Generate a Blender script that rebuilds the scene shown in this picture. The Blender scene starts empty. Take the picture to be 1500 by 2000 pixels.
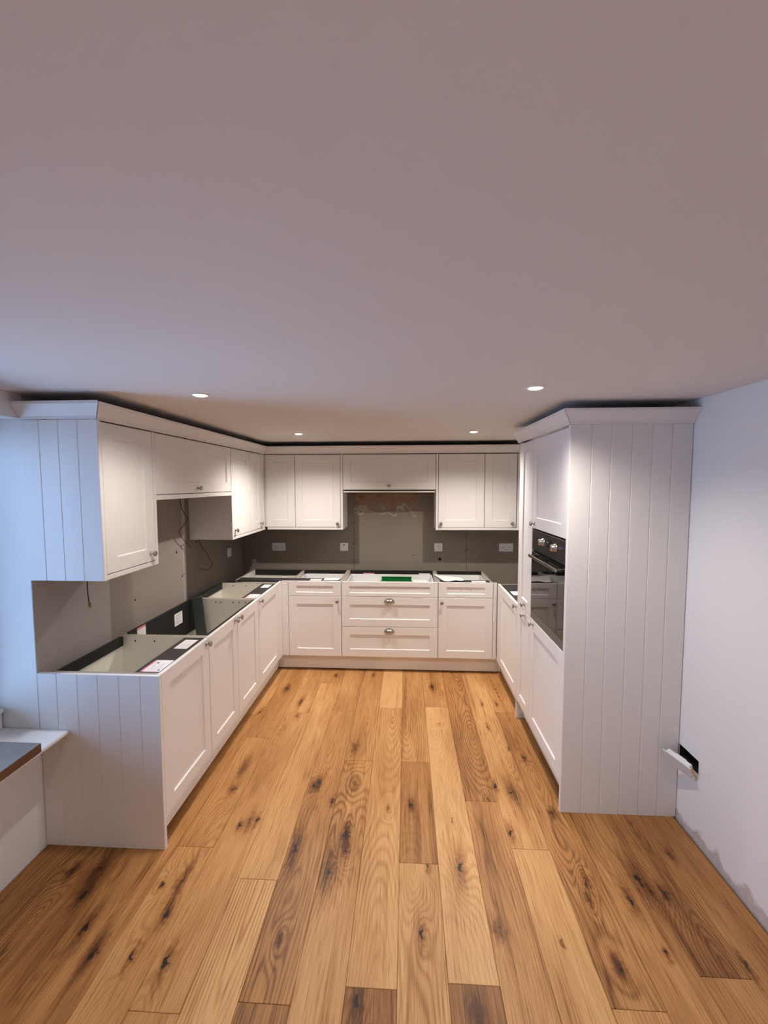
import bpy, bmesh, math, random
from mathutils import Vector, Matrix
random.seed(7)
SC = bpy.context.scene
COL = SC.collection
PI = math.pi

# ------------------------------------------------------------------ camera
def setup_camera():
    cam = bpy.data.cameras.new('camera')
    ob = bpy.data.objects.new('camera', cam)
    COL.objects.link(ob)
    r = Vector((0.99858683, 0.05309946, -0.00218682))
    u = Vector((-0.00136905, 0.06683766, 0.99776292))
    f = Vector((-0.05312684, 0.99634993, -0.06681591))
    m = Matrix((r, u, -f)).transposed().to_4x4()
    m.translation = Vector((1.16574, -3.78183, 1.77054))
    ob.matrix_world = m
    cam.sensor_fit = 'VERTICAL'
    cam.sensor_height = 36.0
    cam.lens = 36.0 * 810.19 / 2000.0
    cam.clip_start = 0.02
    SC.camera = ob
setup_camera()

# ------------------------------------------------------------------ world, exposure, daylight
SKY = (0.37, 0.60, 1.0)
SKY_STRENGTH = 11.0
LAMP_COLOR = (1.0, 0.90, 0.81)
LAMP_POWER = 134.0
w = bpy.data.worlds.new('world'); SC.world = w; w.use_nodes = True
bg = w.node_tree.nodes['Background']
bg.inputs[0].default_value = (*SKY, 1); bg.inputs[1].default_value = SKY_STRENGTH
vs = SC.view_settings
vs.view_transform = 'Standard'; vs.look = 'None'; vs.gamma = 1.0; vs.use_curve_mapping = False
vs.exposure = 0.0
SC.cycles.use_denoising = True
SC.cycles.max_bounces = 7
SC.cycles.diffuse_bounces = 5
SC.cycles.glossy_bounces = 3
SC.cycles.use_adaptive_sampling = True
SC.cycles.adaptive_threshold = 0.03
SC.cycles.caustics_reflective = False
SC.cycles.caustics_refractive = False
SC.cycles.sample_clamp_indirect = 6.0

# room numbers (metres): x right, y away from the camera, z up
XL, XRW, YB, YF, ZC = -0.602, 2.603, 0.600, -6.2, 2.185
XR = 1.998                      # front face of the right-hand run
WIN_Y0, WIN_Y1, WIN_Z0, WIN_Z1 = -2.92, -1.938, 0.575, 2.074

def portal():                   # guides daylight sampling through the window
    l = bpy.data.lights.new('window_daylight', 'AREA')
    l.shape = 'RECTANGLE'; l.size = WIN_Y1 - WIN_Y0; l.size_y = WIN_Z1 - WIN_Z0
    l.cycles.is_portal = True
    o = bpy.data.objects.new('window_daylight', l); COL.objects.link(o)
    o.location = (-1.0, (WIN_Y0 + WIN_Y1) / 2, (WIN_Z0 + WIN_Z1) / 2)
    o.rotation_euler = (0, -PI / 2, 0)
    o.rotation_euler = Vector((1, 0, 0)).to_track_quat('-Z', 'Z').to_euler()
portal()

# ------------------------------------------------------------------ helpers
def tag(o, label=None, cat=None, group=None, kind=None):
    if label: o['label'] = label
    if cat: o['category'] = cat
    if group: o['group'] = group
    if kind: o['kind'] = kind
    return o

def thing(name, label, cat, loc=(0, 0, 0), rz=0.0, group=None):
    o = bpy.data.objects.new(name, None); COL.objects.link(o)
    o.empty_display_size = 0.05
    o.location = loc; o.rotation_euler = (0, 0, rz)
    return tag(o, label, cat, group)

def link(name, bm, mats, parent=None, smooth=False):
    me = bpy.data.meshes.new(name)
    bmesh.ops.recalc_face_normals(bm, faces=bm.faces[:])
    bm.to_mesh(me); bm.free()
    if not isinstance(mats, (list, tuple)): mats = [mats]
    for m in mats: me.materials.append(m)
    if smooth:
        for p in me.polygons: p.use_smooth = True
    o = bpy.data.objects.new(name, me); COL.objects.link(o)
    if parent is not None: o.parent = parent
    return o

def add_box(bm, x0, x1, y0, y1, z0, z1, bev=0.0, mi=0):
    r = bmesh.ops.create_cube(bm, size=1.0)
    vv = r['verts']
    for v in vv:
        v.co = Vector(((x0 + x1) / 2 + v.co.x * (x1 - x0), (y0 + y1) / 2 + v.co.y * (y1 - y0), (z0 + z1) / 2 + v.co.z * (z1 - z0)))
    fs = list({f for v in vv for f in v.link_faces})
    for f in fs: f.material_index = mi
    if bev > 0:
        es = list({e for v in vv for e in v.link_edges})
        bmesh.ops.bevel(bm, geom=es, offset=bev, segments=1, affect='EDGES', profile=0.5)
    return fs

def box(name, mats, parent, x0, x1, y0, y1, z0, z1, bev=0.0):
    bm = bmesh.new(); add_box(bm, x0, x1, y0, y1, z0, z1, bev)
    return link(name, bm, mats, parent)

def add_lathe(bm, prof, axis_o, axis='-Y', seg=20, mi=0):
    """prof: list of (radius, distance along axis)."""
    rings = []
    for r, d in prof:
        ring = []
        if r < 1e-6:
            ring = [None]
        n = 1 if r < 1e-6 else seg
        vs_ = []
        for i in range(n):
            a = 2 * PI * i / seg
            c, s = r * math.cos(a), r * math.sin(a)
            if axis == '-Y': p = (c, -d, s)
            elif axis == 'Z': p = (c, s, d)
            elif axis == '-Z': p = (c, s, -d)
            vs_.append(bm.verts.new(Vector(axis_o) + Vector(p)))
        rings.append(vs_)
    for a, b in zip(rings, rings[1:]):
        if len(a) == 1 and len(b) == 1: continue
        for i in range(seg):
            j = (i + 1) % seg
            if len(a) == 1: f = bm.faces.new((a[0], b[i], b[j]))
            elif len(b) == 1: f = bm.faces.new((a[i], b[0], a[j]))
            else: f = bm.faces.new((a[i], b[i], b[j], a[j]))
            f.material_index = mi; f.smooth = True

def add_tube(bm, pts, r, seg=8, mi=0):
    pts = [Vector(p) for p in pts]
    rings = []
    up = Vector((0.3, 0.5, 0.81)).normalized()
    for i, p in enumerate(pts):
        t = (pts[min(i + 1, len(pts) - 1)] - pts[max(i - 1, 0)]).normalized()
        a = t.cross(up)
        if a.length < 1e-4: a = t.cross(Vector((1, 0, 0)))
        a.normalize(); b = t.cross(a)
        rings.append([bm.verts.new(p + a * r * math.cos(2 * PI * k / seg) + b * r * math.sin(2 * PI * k / seg)) for k in range(seg)])
    for A, B in zip(rings, rings[1:]):
        for k in range(seg):
            f = bm.faces.new((A[k], B[k], B[(k + 1) % seg], A[(k + 1) % seg])); f.smooth = True; f.material_index = mi
    bm.faces.new(rings[0]); bm.faces.new(rings[-1][::-1])

# ------------------------------------------------------------------ materials
def new_mat(name):
    m = bpy.data.materials.new(name); m.use_nodes = True
    nt = m.node_tree
    return m, nt, nt.nodes['Principled BSDF']

def N(nt, typ, **kw):
    n = nt.nodes.new(typ)
    for k, v in kw.items(): setattr(n, k, v)
    return n

def math_node(nt, op, a, b=None, clamp=False):
    n = nt.nodes.new('ShaderNodeMath'); n.operation = op; n.use_clamp = clamp
    for i, x in enumerate((a, b)):
        if x is None: continue
        if isinstance(x, (int, float)): n.inputs[i].default_value = x
        else: nt.links.new(x, n.inputs[i])
    return n.outputs[0]

def plain(name, col, rough=0.5, metal=0.0, spec=0.5, bump=0.0, bscale=200.0, var=0.0, vscale=6.0):
    m, nt, b = new_mat(name)
    b.inputs['Base Color'].default_value = (*col, 1)
    b.inputs['Roughness'].default_value = rough
    b.inputs['Metallic'].default_value = metal
    b.inputs['Specular IOR Level'].default_value = spec
    geo = N(nt, 'ShaderNodeNewGeometry')
    if var > 0:
        no = N(nt, 'ShaderNodeTexNoise'); no.inputs['Scale'].default_value = vscale; no.inputs['Detail'].default_value = 4
        nt.links.new(geo.outputs['Position'], no.inputs['Vector'])
        mx = N(nt, 'ShaderNodeMix', data_type='RGBA')
        mx.inputs[6].default_value = (*[c * (1 - var) for c in col], 1)
        mx.inputs[7].default_value = (*[min(1, c * (1 + var)) for c in col], 1)
        nt.links.new(no.outputs['Fac'], mx.inputs[0]); nt.links.new(mx.outputs[2], b.inputs['Base Color'])
    if bump > 0:
        n2 = N(nt, 'ShaderNodeTexNoise'); n2.inputs['Scale'].default_value = bscale; n2.inputs['Detail'].default_value = 3
        nt.links.new(geo.outputs['Position'], n2.inputs['Vector'])
        bp = N(nt, 'ShaderNodeBump'); bp.inputs['Strength'].default_value = bump; bp.inputs['Distance'].default_value = 0.002
        nt.links.new(n2.outputs['Fac'], bp.inputs['Height']); nt.links.new(bp.outputs[0], b.inputs['Normal'])
    return m

M = {}
M['paint'] = plain('cabinet_paint', (0.775, 0.765, 0.76), 0.42, spec=0.35)
M['melamine'] = plain('carcass_melamine', (0.89, 0.87, 0.78), 0.4, spec=0.4)
M['stone_edge'] = plain('carcass_edge', (0.36, 0.33, 0.29), 0.5)
M['carcass_stone_shaded'] = plain('carcass_stone_shaded', (0.13, 0.112, 0.098), 0.6)  # stone tone darkened so the door gaps look shaded
M['dark_rail'] = plain('dark_rail', (0.045, 0.042, 0.042), 0.5, var=0.15, vscale=30)
M['black_board'] = plain('black_board', (0.012, 0.011, 0.011), 0.5)
M['teal_board'] = plain('grey_green_board', (0.05, 0.065, 0.07), 0.5)
M['pewter'] = plain('pewter', (0.42, 0.40, 0.38), 0.28, metal=1.0)
M['hole'] = plain('dark_hole', (0.008, 0.007, 0.006), 0.9)
M['white_paint'] = plain('white_paint', (0.78, 0.78, 0.78), 0.6, bump=0.05, bscale=60, var=0.02)
M['ceiling'] = plain('ceiling_paint', (0.74, 0.72, 0.715), 0.85, spec=0.2, var=0.015, vscale=1.5)
M['white_gloss'] = plain('white_gloss', (0.82, 0.82, 0.82), 0.35)
M['plastic'] = plain('white_plastic', (0.75, 0.75, 0.76), 0.35)
M['paper'] = plain('paper', (0.82, 0.81, 0.82), 0.8, var=0.05, vscale=60)
M['pink_paper'] = plain('pink_print', (0.75, 0.25, 0.33), 0.8)
M['print'] = plain('grey_print', (0.45, 0.44, 0.47), 0.8)
M['dark_print'] = plain('dark_print', (0.08, 0.08, 0.09), 0.8)
M['green'] = plain('green_plastic', (0.008, 0.16, 0.035), 0.35)
M['wire_brown'] = plain('brown_cable', (0.05, 0.025, 0.018), 0.5)
M['brass'] = plain('brass_connector', (0.30, 0.22, 0.07), 0.4, metal=0.6)
M['yellow'] = plain('yellow_sticker', (0.85, 0.50, 0.02), 0.5)
M['oven_panel'] = plain('oven_panel', (0.026, 0.021, 0.019), 0.30, spec=0.28)
M['oven_glass'] = plain('oven_glass', (0.004, 0.004, 0.004), 0.03, spec=0.42)
M['oven_strip'] = plain('oven_strip', (0.11, 0.097, 0.086), 0.35, metal=0.3)
M['steel'] = plain('brushed_steel', (0.50, 0.48, 0.45), 0.3, metal=1.0)
M['handle_metal'] = plain('handle_metal', (0.20, 0.18, 0.16), 0.35, metal=1.0)
M['worktop_top'] = plain('worktop_top', (0.20, 0.185, 0.185), 0.55, var=0.1, vscale=40)
M['worktop_edge'] = plain('worktop_edge', (0.14, 0.06, 0.025), 0.5, var=0.15, vscale=30)
M['drawer_metal'] = plain('drawer_metal', (0.78, 0.79, 0.80), 0.35)
M['subfloor'] = plain('subfloor', (0.10, 0.055, 0.03), 0.8)
M['gap_shade'] = plain('cornice_gap_shade', (0.022, 0.018, 0.015), 0.9)  # near-black colour puts shade into the gap above the cornice
M['bezel'] = plain('bezel_white', (0.8, 0.79, 0.77), 0.4)

def lamp_mat():
    m, nt, b = new_mat('lamp_glow')
    b.inputs['Base Color'].default_value = (1, 1, 1, 1)
    b.inputs['Emission Color'].default_value = (1.0, 0.93, 0.84, 1)
    b.inputs['Emission Strength'].default_value = 14.0
    return m
M['lamp'] = lamp_mat()

def pane_mat():
    m, nt, b = new_mat('window_glass')
    nt.nodes.remove(b)
    out = nt.nodes['Material Output']
    tr = N(nt, 'ShaderNodeBsdfTransparent'); tr.inputs[0].default_value = (0.95, 0.97, 0.97, 1)
    gl = N(nt, 'ShaderNodeBsdfGlossy'); gl.inputs['Roughness'].default_value = 0.02
    fr = N(nt, 'ShaderNodeFresnel'); fr.inputs[0].default_value = 1.45
    mx = N(nt, 'ShaderNodeMixShader')
    nt.links.new(fr.outputs[0], mx.inputs[0]); nt.links.new(tr.outputs[0], mx.inputs[1]); nt.links.new(gl.outputs[0], mx.inputs[2])
    nt.links.new(mx.outputs[0], out.inputs[0])
    return m
M['pane'] = pane_mat()

def board_mat(name, base, stain=False):
    """plasterboard / bare wallboard with blotches; stain adds the old adhesive smear."""
    m, nt, b = new_mat(name)
    b.inputs['Roughness'].default_value = 0.85; b.inputs['Specular IOR Level'].default_value = 0.15
    geo = N(nt, 'ShaderNodeNewGeometry')
    no = N(nt, 'ShaderNodeTexNoise'); no.inputs['Scale'].default_value = 3.0; no.inputs['Detail'].default_value = 6
    nt.links.new(geo.outputs['Position'], no.inputs['Vector'])
    mx = N(nt, 'ShaderNodeMix', data_type='RGBA')
    mx.inputs[6].default_value = (*[c * 0.9 for c in base], 1); mx.inputs[7].default_value = (*[c * 1.1 for c in base], 1)
    nt.links.new(no.outputs['Fac'], mx.inputs[0])
    col = mx.outputs[2]
    if stain:
        sep = N(nt, 'ShaderNodeSeparateXYZ'); nt.links.new(geo.outputs['Position'], sep.inputs[0])
        n3 = N(nt, 'ShaderNodeTexNoise'); n3.inputs['Scale'].default_value = 4.5; n3.inputs['Detail'].default_value = 3
        n3.inputs['Distortion'].default_value = 0.6
        nt.links.new(geo.outputs['Position'], n3.inputs['Vector'])
        # height of the smear's lower lip wanders with x
        lip = math_node(nt, 'ADD', math_node(nt, 'MULTIPLY', n3.outputs['Fac'], 0.40), 1.30)
        d = math_node(nt, 'SUBTRACT', sep.outputs['Z'], lip)
        inx = math_node(nt, 'MULTIPLY', math_node(nt, 'GREATER_THAN', sep.outputs['X'], 0.56), math_node(nt, 'LESS_THAN', sep.outputs['X'], 1.285))
        body = math_node(nt, 'MULTIPLY', math_node(nt, 'MULTIPLY', d, 14.0, True), inx, True)
        rim = math_node(nt, 'MULTIPLY', math_node(nt, 'SUBTRACT', 1.0, math_node(nt, 'MULTIPLY', math_node(nt, 'ABSOLUTE', d), 60.0), True), inx, True)
        mott = N(nt, 'ShaderNodeTexNoise'); mott.inputs['Scale'].default_value = 9.0; mott.inputs['Detail'].default_value = 5; mott.inputs['Distortion'].default_value = 1.2
        nt.links.new(geo.outputs['Position'], mott.inputs['Vector'])
        mr = N(nt, 'ShaderNodeMapRange'); mr.inputs[1].default_value = 0.4; mr.inputs[2].default_value = 0.65
        nt.links.new(mott.outputs['Fac'], mr.inputs[0])
        sc = N(nt, 'ShaderNodeMix', data_type='RGBA')
        sc.inputs[6].default_value = (0.30, 0.20, 0.13, 1); sc.inputs[7].default_value = (0.26, 0.11, 0.05, 1)
        nt.links.new(mr.outputs[0], sc.inputs[0])
        m2 = N(nt, 'ShaderNodeMix', data_type='RGBA')
        nt.links.new(math_node(nt, 'MULTIPLY', body, 0.8), m2.inputs[0]); nt.links.new(col, m2.inputs[6]); nt.links.new(sc.outputs[2], m2.inputs[7])
        m3 = N(nt, 'ShaderNodeMix', data_type='RGBA'); m3.inputs[7].default_value = (0.45, 0.39, 0.33, 1)
        nt.links.new(math_node(nt, 'MULTIPLY', rim, 0.75), m3.inputs[0]); nt.links.new(m2.outputs[2], m3.inputs[6])
        col = m3.outputs[2]
    nt.links.new(col, b.inputs['Base Color'])
    n2 = N(nt, 'ShaderNodeTexNoise'); n2.inputs['Scale'].default_value = 160; n2.inputs['Detail'].default_value = 4
    nt.links.new(geo.outputs['Position'], n2.inputs['Vector'])
    bp = N(nt, 'ShaderNodeBump'); bp.inputs['Strength'].default_value = 0.08; bp.inputs['Distance'].default_value = 0.002
    nt.links.new(n2.outputs['Fac'], bp.inputs['Height']); nt.links.new(bp.outputs[0], b.inputs['Normal'])
    return m
BOARD = (0.235, 0.205, 0.175)
M['board'] = board_mat('plasterboard', BOARD)
M['board_stained'] = board_mat('plasterboard_stained', BOARD, True)
M['board_light'] = board_mat('plasterboard_joint_compound', (0.46, 0.43, 0.41))
M['board_left_lit'] = board_mat('plasterboard_lit_tone', (0.34, 0.30, 0.27))  # lighter plasterboard copy, brighter lighting put into its colour

def right_wall_mat():
    m, nt, b = new_mat('right_wall_paint')
    b.inputs['Roughness'].default_value = 0.7; b.inputs['Specular IOR Level'].default_value = 0.2
    geo = N(nt, 'ShaderNodeNewGeometry')
    sep = N(nt, 'ShaderNodeSeparateXYZ'); nt.links.new(geo.outputs['Position'], sep.inputs[0])
    no = N(nt, 'ShaderNodeTexNoise'); no.inputs['Scale'].default_value = 8.0; no.inputs['Detail'].default_value = 5
    nt.links.new(geo.outputs['Position'], no.inputs['Vector'])
    lip = math_node(nt, 'SUBTRACT', math_node(nt, 'MULTIPLY', no.outputs['Fac'], 0.26), 0.075)
    f = math_node(nt, 'MULTIPLY', math_node(nt, 'SUBTRACT', lip, sep.outputs['Z']), 38.0, True)
    no2 = N(nt, 'ShaderNodeTexNoise'); no2.inputs['Scale'].default_value = 40.0; no2.inputs['Detail'].default_value = 5
    nt.links.new(geo.outputs['Position'], no2.inputs['Vector'])
    pc = N(nt, 'ShaderNodeMix', data_type='RGBA'); pc.inputs[6].default_value = (0.36, 0.27, 0.24, 1); pc.inputs[7].default_value = (0.62, 0.54, 0.52, 1)
    nt.links.new(no2.outputs['Fac'], pc.inputs[0])
    mx = N(nt, 'ShaderNodeMix', data_type='RGBA'); mx.inputs[6].default_value = (0.78, 0.775, 0.78, 1)
    nt.links.new(math_node(nt, 'MULTIPLY', f, 0.8), mx.inputs[0]); nt.links.new(pc.outputs[2], mx.inputs[7])
    nt.links.new(mx.outputs[2], b.inputs['Base Color'])
    bp = N(nt, 'ShaderNodeBump'); bp.inputs['Strength'].default_value = 0.25; bp.inputs['Distance'].default_value = 0.004
    nt.links.new(math_node(nt, 'SUBTRACT', math_node(nt, 'MULTIPLY', no2.outputs['Fac'], 0.3), f), bp.inputs['Height'])
    nt.links.new(bp.outputs[0], b.inputs['Normal'])
    return m
M['right_wall'] = right_wall_mat()

# oak: growth rings bent round the knots of each plank
def oak_mat(name, knots):
    m, nt, b = new_mat(name)
    geo = N(nt, 'ShaderNodeNewGeometry')
    sep = N(nt, 'ShaderNodeSeparateXYZ'); nt.links.new(geo.outputs['Position'], sep.inputs[0])
    def attr(k):
        a = N(nt, 'ShaderNodeAttribute', attribute_type='OBJECT', attribute_name=k)
        return a.outputs['Fac']
    seed, tone, cx, off = attr('grain_seed'), attr('grain_tone'), attr('plank_x'), attr('heart')
    ring_k = attr('ring_strength')
    x = math_node(nt, 'SUBTRACT', sep.outputs['X'], cx); y = sep.outputs['Y']
    def noise(sx, sy, scale, detail=3, dist=0.0, plus=0.0):
        c = N(nt, 'ShaderNodeCombineXYZ')
        nt.links.new(math_node(nt, 'MULTIPLY', x, sx), c.inputs[0]); nt.links.new(math_node(nt, 'MULTIPLY', y, sy), c.inputs[1])
        nt.links.new(math_node(nt, 'ADD', math_node(nt, 'MULTIPLY', seed, 13.7), plus), c.inputs[2])
        n = N(nt, 'ShaderNodeTexNoise'); n.inputs['Scale'].default_value = scale; n.inputs['Detail'].default_value = detail
        n.inputs['Distortion'].default_value = dist
        nt.links.new(c.outputs[0], n.inputs['Vector'])
        return n.outputs['Fac']
    warp = noise(5.0, 1.1, 1.0, 1); cut = noise(0.4, 1.0, 0.9, 0, plus=3.1)
    warp2 = noise(22.0, 3.5, 1.0, 1, plus=9.0)
    kn_dark = None; kn_brown = None; kn_bend = None
    jit = noise(60.0, 45.0, 1.0, 1, plus=51.0); jit2 = noise(60.0, 40.0, 1.0, 0, plus=57.0)
    jx_off = math_node(nt, 'MULTIPLY', math_node(nt, 'SUBTRACT', jit, 0.5), 0.034)
    jy_off = math_node(nt, 'MULTIPLY', math_node(nt, 'SUBTRACT', jit2, 0.5), 0.05)
    for (kx, ky, kr) in knots:
        rk = random.Random(int(kx * 1000) * 7919 + int(ky * 1000))
        dark_k = rk.choice((0.55, 0.8, 1.0, 1.2)) if kr < 1.9 else 0.7
        asp = rk.uniform(1.0, 2.4)
        dx = math_node(nt, 'SUBTRACT', sep.outputs['X'], kx); dy = math_node(nt, 'SUBTRACT', sep.outputs['Y'], ky)
        jx = math_node(nt, 'ADD', dx, jx_off); jy = math_node(nt, 'ADD', dy, jy_off)
        def ell(ax, ay, xx=dx, yy=dy):
            a = math_node(nt, 'MULTIPLY', xx, 1.0 / ax); c = math_node(nt, 'MULTIPLY', yy, 1.0 / ay)
            s = math_node(nt, 'MULTIPLY_ADD', a, a)
            nt.links.new(math_node(nt, 'MULTIPLY', c, c), s.node.inputs[2])
            return math_node(nt, 'EXPONENT', math_node(nt, 'MULTIPLY', s, -1.0))
        add = lambda t, v: v if t is None else math_node(nt, 'ADD', t, v)
        kn_dark = add(kn_dark, math_node(nt, 'MULTIPLY', ell(0.0072 * kr, 0.0085 * kr * asp, jx, jy), dark_k))
        kn_brown = add(kn_brown, ell(0.017 * kr, 0.032 * kr * asp, jx, jy))
        kn_bend = add(kn_bend, ell(0.040 * kr, 0.12 * kr))
    # ring distance from an offset heart line
    hx = math_node(nt, 'SUBTRACT', x, off)
    dep = math_node(nt, 'ADD', math_node(nt, 'MULTIPLY', math_node(nt, 'SUBTRACT', cut, 0.5), 0.42), 0.02)
    r = math_node(nt, 'SQRT', math_node(nt, 'ADD', math_node(nt, 'MULTIPLY', hx, hx), math_node(nt, 'MULTIPLY', dep, dep)))
    r = math_node(nt, 'ADD', r, math_node(nt, 'MULTIPLY', warp, 0.05))
    r = math_node(nt, 'ADD', r, math_node(nt, 'MULTIPLY', warp2, 0.006))
    if kn_bend is not None: r = math_node(nt, 'ADD', r, math_node(nt, 'MULTIPLY', kn_bend, 0.05))
    s = math_node(nt, 'SINE', math_node(nt, 'MULTIPLY', r, 2 * PI / 0.0125))
    ring = math_node(nt, 'POWER', math_node(nt, 'ADD', math_node(nt, 'MULTIPLY', s, 0.5), 0.5), 2.2)
    amp = noise(3.0, 0.9, 1.0, 0, plus=21.0)
    ring = math_node(nt, 'MULTIPLY', ring, math_node(nt, 'MULTIPLY', math_node(nt, 'SUBTRACT', amp, 0.30), 2.0, True))
    fibre = noise(260.0, 7.0, 1.0, 2, plus=5.0)
    pore = fibre
    mr = N(nt, 'ShaderNodeMapRange'); mr.inputs[1].default_value = 0.58; mr.inputs[2].default_value = 0.72; nt.links.new(pore, mr.inputs[0])
    blot = noise(7.0, 1.2, 1.0, 2, 0.0, plus=31.0)
    mb = N(nt, 'ShaderNodeMapRange'); mb.inputs[1].default_value = 0.40; mb.inputs[2].default_value = 0.72; nt.links.new(blot, mb.inputs[0])
    streak = noise(26.0, 0.7, 1.0, 0, 0.0, plus=41.0)
    ms = N(nt, 'ShaderNodeMapRange'); ms.inputs[1].default_value = 0.66; ms.inputs[2].default_value = 0.76; nt.links.new(streak, ms.inputs[0])
    dark = math_node(nt, 'ADD', math_node(nt, 'MULTIPLY', math_node(nt, 'MULTIPLY', ring, 0.27), ring_k), math_node(nt, 'MULTIPLY', math_node(nt, 'SUBTRACT', fibre, 0.5), 0.68))
    dark = math_node(nt, 'ADD', dark, math_node(nt, 'MULTIPLY', mr.outputs[0], 0.16))
    dark = math_node(nt, 'ADD', dark, math_node(nt, 'MULTIPLY', mb.outputs[0], 0.26))
    dark = math_node(nt, 'ADD', dark, math_node(nt, 'MULTIPLY', ms.outputs[0], 0.16))
    dark = math_node(nt, 'ADD', dark, tone)
    if kn_brown is not None: dark = math_node(nt, 'ADD', dark, math_node(nt, 'MULTIPLY', kn_brown, 0.50))
    ramp = N(nt, 'ShaderNodeValToRGB')
    e = ramp.color_ramp.elements
    e[0].position = 0.0; e[0].color = (0.60, 0.355, 0.148, 1)
    e[1].position = 1.0; e[1].color = (0.080, 0.027, 0.008, 1)
    for p, c in ((0.35, (0.42, 0.205, 0.070, 1)), (0.65, (0.24, 0.103, 0.030, 1))):
        q = ramp.color_ramp.elements.new(p); q.color = c
    nt.links.new(dark, ramp.inputs[0])
    col = ramp.outputs[0]
    if kn_dark is not None:
        mx = N(nt, 'ShaderNodeMix', data_type='RGBA'); mx.inputs[7].default_value = (0.018, 0.010, 0.006, 1)
        kd = N(nt, 'ShaderNodeMapRange'); kd.inputs[1].default_value = 0.36; kd.inputs[2].default_value = 0.62; nt.links.new(kn_dark, kd.inputs[0])
        nt.links.new(kd.outputs[0], mx.inputs[0]); nt.links.new(col, mx.inputs[6]); col = mx.outputs[2]
    nt.links.new(col, b.inputs['Base Color'])
    b.inputs['Roughness'].default_value = 0.42; b.inputs['Specular IOR Level'].default_value = 0.32
    bp = N(nt, 'ShaderNodeBump'); bp.inputs['Strength'].default_value = 0.10; bp.inputs['Distance'].default_value = 0.002
    nt.links.new(fibre, bp.inputs['Height']); nt.links.new(bp.outputs[0], b.inputs['Normal'])
    return m

# ------------------------------------------------------------------ the room
def struct(name, bm, mats, label=None):
    o = link(name, bm, mats); o['kind'] = 'structure'
    if label: o['label'] = label
    return o

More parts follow.
